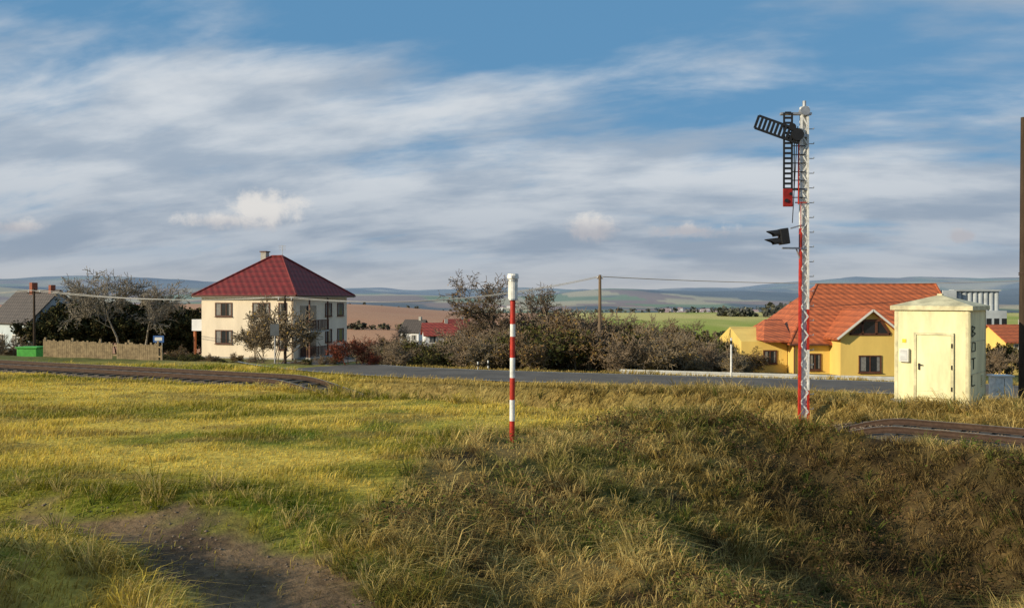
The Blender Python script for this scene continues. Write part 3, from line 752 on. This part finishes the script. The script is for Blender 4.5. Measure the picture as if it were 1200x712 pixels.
# ------------------------------------------------------------------ fence on left
fe=empty('wooden_fence'); b=B(); R4=random.Random(2)
xs=np.arange(-28.5,-20.3,.14)
fy=lambda x:47.5-.28*(x+24)
for x in xs:
    y=fy(x); z=H(x,y); h=1.0+R4.uniform(-.09,.05)
    if R4.random()<.03: continue
    b.box(x,x+.11,y-.012+R4.uniform(-.01,.01),y+.012,z-.1,z+h)
b.obj('planks',M_fence,fe); b=B()
for z0 in (.25,.8):
    beam(b,(xs[0],fy(xs[0])+.05,H(xs[0],fy(xs[0]))+z0),(xs[-1],fy(xs[-1])+.05,H(xs[-1],fy(xs[-1]))+z0),.05,.08)
for x in xs[::14]: b.box(x,x+.1,fy(x)+.08,fy(x)+.18,H(x,fy(x))-.2,H(x,fy(x))+1.15)
b.obj('rails_and_posts',M_fence,fe)
# ------------------------------------------------------------------ guard rail
gr=empty('guard_rail')
pts=[(x,42.3-.333*x+ .012*max(0,9-x)**2) for x in np.linspace(5.5,20,30)]
gzr=lambda p:H(*p)
b=B()
for p,q in zip(pts[:-1],pts[1:]):
    for dz,dy in ((.50,0),(.59,-.03),(.41,-.03)): beam(b,(p[0],p[1]+dy,gzr(p)+dz),(q[0],q[1]+dy,gzr(q)+dz),.03,.085)
b.obj('beam',mat('galvanised_rail',(.55,.55,.53),.5,.3,3),gr); b=B()
for p in pts[::3]: b.box(p[0]-.05,p[0]+.05,p[1]+.03,p[1]+.13,gzr(p)-.3,gzr(p)+.6)
b.obj('posts',M_steel,gr)
for px,Yd in ((857,35.9),(572,41.5),(560,42.2)):
    x=(px-600)/FPX*Yd; e=empty('road_marker_post',(x,Yd,H(x,Yd)))
    h=1.75 if px==857 else .8
    b=B().tube((0,0,0),(0,0,h),.045,.04,8); b.obj('post',M_white,e); b=B().tube((0,0,h-.28),(0,0,h-.12),.05,.05,8); b.obj('band',M_black,e)
# ------------------------------------------------------------------ utility poles and wires
def upole(name,px,Y,top,m,r=.13,arm=True):
    x=(px-600)/FPX*Y; z=H(x,Y); zt_=3-(top-350)/FPX*Y
    e=empty(name,(x,Y,z)); h=zt_-z
    B().tube((0,0,-.3),(0,0,h),r,r*.7,10).obj('pole',m,e)
    if arm:
        b=B(); b.box(-.6,.6,-.05,.05,h-.45,h-.35) if arm is True else b.box(-.22,.22,-.04,.04,h-.3,h-.22); b.obj('crossarm',m,e)
        b=B()
        for xx in ((-.5,0,.5) if arm is True else (-.18,.18)): b.tube((xx,0,h-.35+(.0 if arm is True else .13)),(xx,0,h-.12),.05,.03,8)
        b.obj('insulators',M_white,e)
    return (x,Y,zt_)
p1=upole('utility_pole',703,60,322,M_woodpole,.15,2)
p2=upole('utility_pole',334,62,346,M_darkpole,.12)
p3=upole('utility_pole',40,72,338,M_darkpole,.12)
xr=(1290-600)/FPX*66; zr4=4.9
e=empty('utility_pole',(xr,66,H(xr,66)));B().tube((0,0,0),(0,0,zr4-H(xr,66)),.16,.11,10).obj('pole',M_woodpole,e)
b=B()
def wire(a,c,sag,r=.024):
    prev=None
    for i in range(21):
        t=i/20; p=Vector(a).lerp(Vector(c),t); p.z-=sag*4*t*(1-t)
        if prev is not None: b.tube(prev,p,r,n=5,cap=False)
        prev=p
for o in (-.18,.18):
    wire((p1[0]+o,p1[1],p1[2]-.12),(xr+o,66,zr4-.1),.55)
    wire((p1[0]+o,p1[1],p1[2]-.12),(p2[0]+o*3,p2[1],p2[2]-.12),1.0)
    wire((p2[0]+o*3,p2[1],p2[2]-.12),(p3[0]+o*3,p3[1],p3[2]-.12),.5)
    wire((p3[0]+o*3,p3[1],p3[2]-.12),(p3[0]-25,p3[1]+5,p3[2]-.3),.5)
b.obj('overhead_wires',M_wire)
Yp=24; x=(1199-600)/FPX*Yp; e=empty('timber_pole',(x,Yp,H(x,Yp)))
hh=3+(350-138)/FPX*Yp-H(x,Yp)
B().tube((0,0,-.3),(0,0,hh),.12,.085,12).obj('pole',M_darkpole,e)
b=B();
for z in (1.2,1.26,3.9,3.95): b.tube((0,0,z),(0,0,z+.03),.128,.128,12)
b.obj('straps',M_rust,e)
Yd=48;x=(186-600)/FPX*Yd;e=empty('blue_information_sign',(x,Yd,H(x,Yd)))
b=B().tube((-.2,0,0),(-.2,0,1.7),.025,n=8); b.tube((.2,0,0),(.2,0,1.7),.025,n=8); b.obj('posts',M_steel,e)
B().box(-.32,.32,-.05,-.031,1.35,1.75).obj('panel',M_blue,e); B().box(-.22,.22,-.056,-.052,1.45,1.65).obj('text_panel',M_frame,e)
Yd=55;x=(322-600)/FPX*Yd;e=empty('road_sign',(x,Yd,H(x,Yd)))
B().tube((0,0,0),(0,0,3.1),.04,n=8).obj('post',M_steel,e); B().box(-.3,.3,-.06,-.04,2.3,3.1).obj('panel',mat('sign_back',(.10,.11,.12),.5,.2,3),e)
# ------------------------------------------------------------------ striped marker pole
x,Yp=POLE
z0=H(x,Yp); e=empty('striped_marker_pole',(x,Yp,z0)); e.rotation_euler=(0,math.radians(.35),0)
top=3-z0
rb2=B();wb2=B()
edges=[0,.46,.90,1.36,1.78,2.22,2.48,top]
for i in range(7):
    (rb2 if i%2==0 else wb2).tube((0,0,edges[i]-(.3 if i==0 else 0)),(0,0,edges[i+1]),.055,.055,14,cap=(i==0))
rb2.obj('red_bands',M_red,e); wb2.obj('white_bands',M_white,e)
b=B(); b.tube((0,0,top-.002),(0,0,top+.42),.10,.10,16); b.tube((0,0,top+.42),(0,0,top+.52),.125,.11,16); b.obj('reflector_head',M_white,e)
b=B(); b.tube((0,0,top-.03),(0,0,top+.0),.105,.105,16);b.tube((0,0,top+.36),(0,0,top+.40),.108,.108,16);b.box(-.03,.03,-.15,-.06,top+.43,top+.48); b.obj('clamps',M_steel,e)

# ------------------------------------------------------------------ semaphore signal
Ys=22.5;ks=Ys/FPX;xs_=(942-600)*ks
zs=H(xs_,Ys)
sg=empty('semaphore_signal',(xs_,Ys,0))
px_=lambda p:(p-942)*ks
pz=lambda p:3-(p-350)*ks
B().box(-.3,.3,-.3,.3,zs-.4,zs+.08).obj('concrete_footing',M_conc,sg,.02)
zt0,zt1=zs+.08,pz(126)
wb2=B(); rb2=B()
seg=np.linspace(zt0,zt1,9)
for i in range(8):
    tw=.118-.036*(i/8)
    for sx in (-1,1):
        t2=(rb2 if ((sx==-1 and i in (0,1,2,3,4)) or (sx==1 and i in (0,2))) else wb2)
        t2.box(sx*tw-.026,sx*tw+.026,-.06,.06,seg[i],seg[i+1])
    wb2.box(-tw+.0265,tw-.0265,.02,.03,seg[i],seg[i+1])
for j in range(34):
    za=zt0+(zt1-zt0)*j/34; zb_=zt0+(zt1-zt0)*(j+1)/34; tw=.112-.036*j/34
    s_=1 if j%2 else -1
    beam(wb2,(-tw*s_,-.055,za),(tw*s_,-.055,zb_),.012,.035)
wb2.obj('mast_white',M_white,sg); rb2.obj('mast_red',M_red,sg)
b=B()
for j in range(20):
    z=zt0+.6+(zt1-zt0-.8)*j/20; b.tube((.07,0,z),(.27,0,z),.012,n=6); b.tube((.27,0,z),(.27,0,z+.04),.012,n=6)
b.obj('climbing_pegs',M_steel,sg)
b=B()
b.tube((px_(934),-.1,pz(165)),(px_(934),-.1,pz(240)),.022,n=8); b.tube((px_(936.5),-.12,pz(240)),(px_(937),-.1,zt0+.2),.009,n=6)
b.tube((px_(930),-.1,pz(238)),(px_(944),-.1,pz(238)),.016,n=6)
b.obj('actuating_rods',M_red,sg)
b=B()
for p in (172,182,192,202,212,222,232): b.box(px_(927),px_(942),-.09,-.07,pz(p)-.012,pz(p)+.012)
b.tube((px_(928),-.16,pz(150)),(px_(928),-.16,pz(225)),.016,n=6)
b.tube((px_(932),-.16,pz(150)),(px_(926),-.16,pz(262)),.012,n=6)
b.obj('linkage',M_black,sg)
b=B()
b.box(px_(914),px_(950),-.065,.065,pz(134)-.03,pz(134)+.03); b.tube((px_(942),0,pz(126)),(px_(942),0,pz(119)),.05,.05,12)
b.tube((px_(942),-.1,pz(131)),(px_(942),.1,pz(131)),.13,.13,16)
b.box(px_(922),px_(944),-.07,.05,pz(160)-.03,pz(160)+.03);b.box(px_(918),px_(944),-.07,.05,pz(222)-.03,pz(222)+.03)
b.obj('head_brackets',M_steel,sg)
def arm(b,bw,a,c,w,n_,border=.05,sl=.06):
    a=Vector(a);c=Vector(c);d=(c-a);L=d.length;d.normalize(); up=Vector((0,-1,0)).cross(d).normalized()
    for s in (-1,1): beam(b,a+up*s*w/2,c+up*s*w/2,.03,border) if abs(d.x)>.5 else b.box(a.x+s*w/2-border/2,a.x+s*w/2+border/2,a.y-.015,a.y+.015,c.z,a.z)
    for i in range(n_+1):
        p=a+d*L*i/n_
        if abs(d.x)>.5: beam(b,p-up*w/2,p+up*w/2,.034,sl)
        else: bw.box(a.x-w/2+border/2,a.x+w/2-border/2,a.y-.012,a.y+.012,p.z-.03,p.z+.03)
b=B();arm(b,b,(px_(934),-.2,pz(163)),(px_(884),-.2,pz(145)),.36,11,.06,.068); 
b.tube((px_(931),-.26,pz(160)),(px_(931),-.12,pz(160)),.17,.17,18); b.tube((px_(925),-.24,pz(151)),(px_(925),-.16,pz(151)),.10,.10,18)
b.obj('horizontal_arm',M_black,sg)
b=B();w2=B();arm(b,w2,(px_(921),-.14,pz(134)),(px_(921),-.14,pz(222)),.22,15,.05); b.obj('vertical_arm_frame',M_black,sg); w2.obj('vertical_arm_slats',M_black,sg)
b=B(); b.box(px_(921)-.14,px_(921)+.14,-.16,-.12,pz(243),pz(222)-.002);b.obj('arm_tip_red',mat('dark_red_enamel',(.30,.02,.015),.5,.4,6),sg,.02)
b=B(); b.tube((px_(921)-.05,-.2,pz(236)),(px_(921)-.05,-.162,pz(236)),.05,n=14); b.tube((px_(921)+.07,-.2,pz(228)),(px_(921)+.07,-.162,pz(228)),.04,n=12); b.obj('arm_tip_fittings',M_black,sg)
b=B()
Mx=Matrix.Translation((px_(912),-.15,pz(279)))@Matrix.Rotation(math.radians(-8),4,'Y')
b.box(-.02,.22,-.14,.14,-.20,.24,Mx)
b.obj('signal_lamp_housing',M_black,sg,.02)
b=B()
def hood(c,r,L):
    nseg=14; vs=[];fs=[]
    for i in range(nseg+1):
        t=math.pi*(-.15+1.3*i/nseg)
        yy,zz=math.cos(t)*r,math.sin(t)*r
        Lx=L*(.45+.55*max(0,math.sin(t)))
        vs+= [Mx@Vector((c[0],c[1]+yy,c[2]+zz)),Mx@Vector((c[0]-Lx,c[1]+yy*1.05,c[2]+zz*1.05))]
    for i in range(nseg): fs.append((2*i,2*i+1,2*i+3,2*i+2))
    b.add(vs,fs)
hood((-.02,0,.11),.12,.34); hood((-.02,0,-.11),.12,.42)
o=b.obj('lamp_hoods',M_black,sg); md=o.modifiers.new('solid','SOLIDIFY'); md.thickness=.012
b=B(); b.tube(Mx@Vector((-.021,0,.11)),Mx@Vector((-.05,0,.11)),.09,n=16); b.tube(Mx@Vector((-.021,0,-.11)),Mx@Vector((-.05,0,-.11)),.09,n=16); b.obj('lamp_lenses',M_glass,sg)
b=B(); beam(b,(px_(915),-.1,pz(291)),(px_(946),-.02,pz(291)),.05,.05); beam(b,(px_(925),-.1,pz(268)),(px_(946),-.02,pz(262)),.04,.04); b.tube((px_(932),-.05,pz(291)),(px_(940),0,pz(310)),.02,n=6)
b.obj('lamp_bracket',M_steel,sg)

# ------------------------------------------------------------------ relay cabin
cb=empty('relay_cabin',(12.5,21.9,0),math.atan2(-.669,.743))
w_=1.94;dp=1.9;hc=2.72
B().box(-w_-.08,.08,-.08,dp+.08,-.9,.10).obj('foundation',M_conc,cb)
B().box(-w_,0,0,dp,.102,hc).obj('walls',M_cabin,cb,.02)
b=B(); o_=.09
b.add([(-w_-o_,-o_,hc-.04),(o_,-o_,hc-.04),(o_,dp+o_,hc-.04),(-w_-o_,dp+o_,hc-.04),(-w_-o_,-o_,hc+.08),(o_,-o_,hc+.08),(o_,dp+o_,hc+.08),(-w_-o_,dp+o_,hc+.08),(-w_/2,dp/2,hc+.40)],
 [(3,2,1,0),(0,1,5,4),(1,2,6,5),(2,3,7,6),(3,0,4,7),(4,5,8),(5,6,8),(6,7,8),(7,4,8)])
b.obj('pyramid_roof',M_cabin2,cb)
B().box(-w_/2-.07,-w_/2+.07,dp/2-.07,dp/2+.07,hc+.36,hc+.43).obj('roof_vent',M_cabin2,cb,.01)
b=B(); b.box(-1.33,-.45,-.045,-.003,.22,1.98); b.obj('door',M_cabin,cb,.012)
b=B(); 
for a_ in ((-1.40,-1.335,.16,2.05),(-.445,-.38,.16,2.05),(-1.335,-.445,1.985,2.05)): b.box(a_[0],a_[1],-.07,-.003,a_[2],a_[3])
b.obj('door_frame',M_cabin2,cb)
b=B()
for z in (.5,1.1,1.7): b.tube((-.42,-.08,z-.06),(-.42,-.08,z+.06),.02,n=8)
b.box(-1.28,-1.24,-.09,-.046,1.0,1.18); b.box(-1.28,-1.16,-.10,-.085,1.12,1.15); b.obj('door_hardware',M_black,cb)
B().box(-1.78,-1.52,-.12,-.003,1.20,1.58).obj('meter_box',M_frame,cb,.01)
B().box(-1.74,-1.56,-.128,-.122,1.24,1.54).obj('meter_window',M_steel,cb)
b=B(); 
for xx in (-w_+.03,-.1): b.box(xx,xx+.07,-.012,-.003,.12,hc-.05)
for zz in (.9,1.8): b.box(.003,.012,.05,dp-.05,zz,zz+.03)
b.box(.003,.012,.03,.10,.12,hc-.05);b.box(.003,.012,dp-.10,dp-.03,.12,hc-.05)
b.obj('panel_seams',M_cabin2,cb)
B().box(-1.72,-1.62,-.02,-.003,1.75,1.85).obj('warning_label',mat('yellow_label',(.8,.6,.03),.5,.1,4),cb)
b=B()
for i in range(6): b.box(.003,.03,1.3,1.65,.5+i*.06,.53+i*.06)
b.obj('vent_louvre',M_cabin2,cb)
b=B()
def stroke(pts,wd=.03):
    for (a0,z0_),(a1,z1_) in zip(pts[:-1],pts[1:]): beam(b,(.010,a0,z0_),(.010,a1,z1_),.008,wd)
for base_z,shape in ((1.95,[(0,0),(0,.3),(.25,.25),(.05,.15),(.28,.08),(0,0)]),(1.5,[(.0,.05),(.05,.3),(.25,.28),(.25,.05),(.0,.05)]),(1.05,[(.12,0),(.12,.3),(0,.3),(.28,.3)]),(.6,[(0,.3),(0,0),(.25,0)])):
    stroke([(.2+a_*1.5,base_z+z_) for a_,z_ in shape])
b.obj('graffiti',M_graf,cb)
Yc=26;x=(1172-600)/FPX*Yc;e=empty('electrical_cabinet',(x,Yc,H(x,Yc)))
B().box(-.25,.3,-.2,.2,0,.95).obj('body',M_white,e,.02);B().box(-.29,.34,-.24,.24,.952,1.0).obj('cap',M_frame,e);B().box(.02,.03,-.21,-.203,.1,.9).obj('door_gap',M_black,e)

# ------------------------------------------------------------------ world, sun, camera
SUN=Vector((-.89,-.45,0)).normalized(); elev=math.radians(19)
sv=Vector((SUN.x*math.cos(elev),SUN.y*math.cos(elev),math.sin(elev)))
sl=bpy.data.lights.new('sun','SUN'); sl.energy=5.0; sl.angle=math.radians(.5); sl.color=(1,.87,.62)
so=bpy.data.objects.new('sun',sl); COL.objects.link(so); so.rotation_euler=sv.to_track_quat('Z','Y').to_euler(); so.location=(-30,-20,30)
w=bpy.data.worlds.new('World'); S.world=w; w.use_nodes=True; nt=w.node_tree; nt.nodes.clear()
out=N(nt,'ShaderNodeOutputWorld')
sky=N(nt,'ShaderNodeTexSky'); sky.sky_type='NISHITA'; sky.sun_disc=False; sky.sun_elevation=elev; sky.sun_rotation=math.atan2(SUN.x,SUN.y)
sky.dust_density=.4; sky.ozone_density=2.5; sky.air_density=1.0
tc=N(nt,'ShaderNodeTexCoord'); nrm=N(nt,'ShaderNodeVectorMath',operation='NORMALIZE'); nt.links.new(tc.outputs['Generated'],nrm.inputs[0])
sp=N(nt,'ShaderNodeSeparateXYZ'); nt.links.new(nrm.outputs[0],sp.inputs[0])
def M(op,a,b_=None,c=None,clamp=False):
    n=N(nt,'ShaderNodeMath',operation=op); n.use_clamp=clamp
    for i,v in enumerate((a,b_,c)):
        if v is None: continue
        if isinstance(v,(int,float)): n.inputs[i].default_value=v
        else: nt.links.new(v,n.inputs[i])
    return n.outputs[0]
x,y,z=sp.outputs
zc=M('ADD',M('MAXIMUM',z,0.0),.26)
uu=M('DIVIDE',x,zc); vv=M('DIVIDE',y,zc)
def comb(a,b_,c=0.0):
    n=N(nt,'ShaderNodeCombineXYZ')
    for i,v in enumerate((a,b_,c)):
        if isinstance(v,(int,float)): n.inputs[i].default_value=v
        else: nt.links.new(v,n.inputs[i])
    return n.outputs[0]
def noise(vec,scale,detail=7,rough=.55,dist=.0):
    n=N(nt,'ShaderNodeTexNoise'); n.inputs['Scale'].default_value=scale;n.inputs['Detail'].default_value=detail;n.inputs['Roughness'].default_value=rough;n.inputs['Distortion'].default_value=dist
    nt.links.new(vec,n.inputs['Vector']); return n.outputs['Fac']
def mr(v,a,b_,c=0.,d=1.):
    n=N(nt,'ShaderNodeMapRange',interpolation_type='SMOOTHSTEP')
    for nm,val in (('From Min',a),('From Max',b_),('To Min',c),('To Max',d)): n.inputs[nm].default_value=val
    nt.links.new(v,n.inputs['Value']); return n.outputs[0]
def mixc(f,a,b_):
    n=N(nt,'ShaderNodeMix',data_type='RGBA')
    for s_,v in ((n.inputs[0],f),(n.inputs[6],a),(n.inputs[7],b_)):
        if isinstance(v,tuple): s_.default_value=(*v,1)
        elif isinstance(v,(int,float)): s_.default_value=v
        else: nt.links.new(v,s_)
    return n.outputs[2]
v1=comb(M('ADD',M('MULTIPLY',uu,.70),M('MULTIPLY',vv,.10)),M('ADD',M('MULTIPLY',vv,1.25),M('MULTIPLY',uu,.18)),2.1)
n1=noise(v1,1.35,7,.55,.15)
nf=noise(comb(M('MULTIPLY',uu,.9),M('ADD',M('MULTIPLY',vv,2.2),M('MULTIPLY',uu,.5)),4.4),2.6,6,.55,.3)
n2=noise(comb(M('MULTIPLY',uu,.8),M('ADD',M('MULTIPLY',vv,1.5),M('MULTIPLY',uu,.2)),9.1),2.3,6,.55,.1)
cov=M('ADD',M('ADD',n1,M('MULTIPLY',M('SUBTRACT',nf,.5),.45)),mr(z,.10,.32,.17,-.03))
mask=mr(cov,.38,.66)
skyb=mixc(.85,sky.outputs[0],(1.15,2.95,5.1))
bg1=N(nt,'ShaderNodeBackground'); nt.links.new(skyb,bg1.inputs['Color']); bg1.inputs['Strength'].default_value=.10
ccol=mixc(mr(n2,.34,.64),(.40,.48,.58),(.72,.76,.80))
ccol=mixc(mr(z,.05,.18,.72,0.),ccol,mixc(mr(n2,.36,.64),(.29,.35,.44),(.44,.49,.56)))
ccol=mixc(mr(z,.0,.06,.75,0),ccol,(.60,.59,.58))
xy=M('DIVIDE',x,M('MAXIMUM',y,.01)); zy=M('DIVIDE',z,M('MAXIMUM',y,.01))
pn=noise(nrm.outputs[0],30,6,.65,.2)
tot=None
for (cx_,cy_,rx,ry) in ((-.31,.112,.075,.034),(-.36,.098,.09,.018),(.10,.088,.05,.026),(.225,.085,.08,.018),(.56,.078,.035,.016),(-.62,.09,.06,.018)):
    a_=M('DIVIDE',M('SUBTRACT',xy,cx_),rx); b_=M('DIVIDE',M('SUBTRACT',zy,cy_),ry)
    d_=M('SUBTRACT',1.0,M('SQRT',M('ADD',M('MULTIPLY',a_,a_),M('MULTIPLY',b_,b_))),clamp=True)
    tot=d_ if tot is None else M('MAXIMUM',tot,d_)
fr=M('GREATER_THAN',y,0.)
puff=M('MULTIPLY',mr(M('ADD',M('MULTIPLY',tot,.6),pn),.62,.95),M('MULTIPLY',mr(tot,0,.2),fr))
pcol=mixc(mr(M('ADD',zy,M('MULTIPLY',pn,.03)),.095,.125),(.52,.51,.54),(.88,.84,.79))
ccol=mixc(M('MULTIPLY',puff,.88),ccol,pcol)
mask=M('MAXIMUM',mask,puff)
mask=M('MAXIMUM',mask,mr(z,.03,.13,1.,0.))
mask=M('MULTIPLY',mask,.94)
bg2=N(nt,'ShaderNodeBackground'); nt.links.new(ccol,bg2.inputs['Color']); bg2.inputs['Strength'].default_value=.92
ms=N(nt,'ShaderNodeMixShader'); nt.links.new(mask,ms.inputs[0]);nt.links.new(bg1.outputs[0],ms.inputs[1]);nt.links.new(bg2.outputs[0],ms.inputs[2]); nt.links.new(ms.outputs[0],out.inputs['Surface'])
cam=bpy.data.cameras.new('camera'); cam.lens=36*FPX/1200; cam.sensor_width=36; cam.clip_end=40000; cam.clip_start=.1
co=bpy.data.objects.new('camera',cam); COL.objects.link(co); co.location=(0,0,3); co.rotation_euler=(math.radians(90-.37),0,0); S.camera=co
S.view_settings.view_transform='Standard'; S.view_settings.look='None'; S.view_settings.exposure=0
print('done', sum(len(o.data.polygons) for o in bpy.data.objects if o.type=='MESH'))
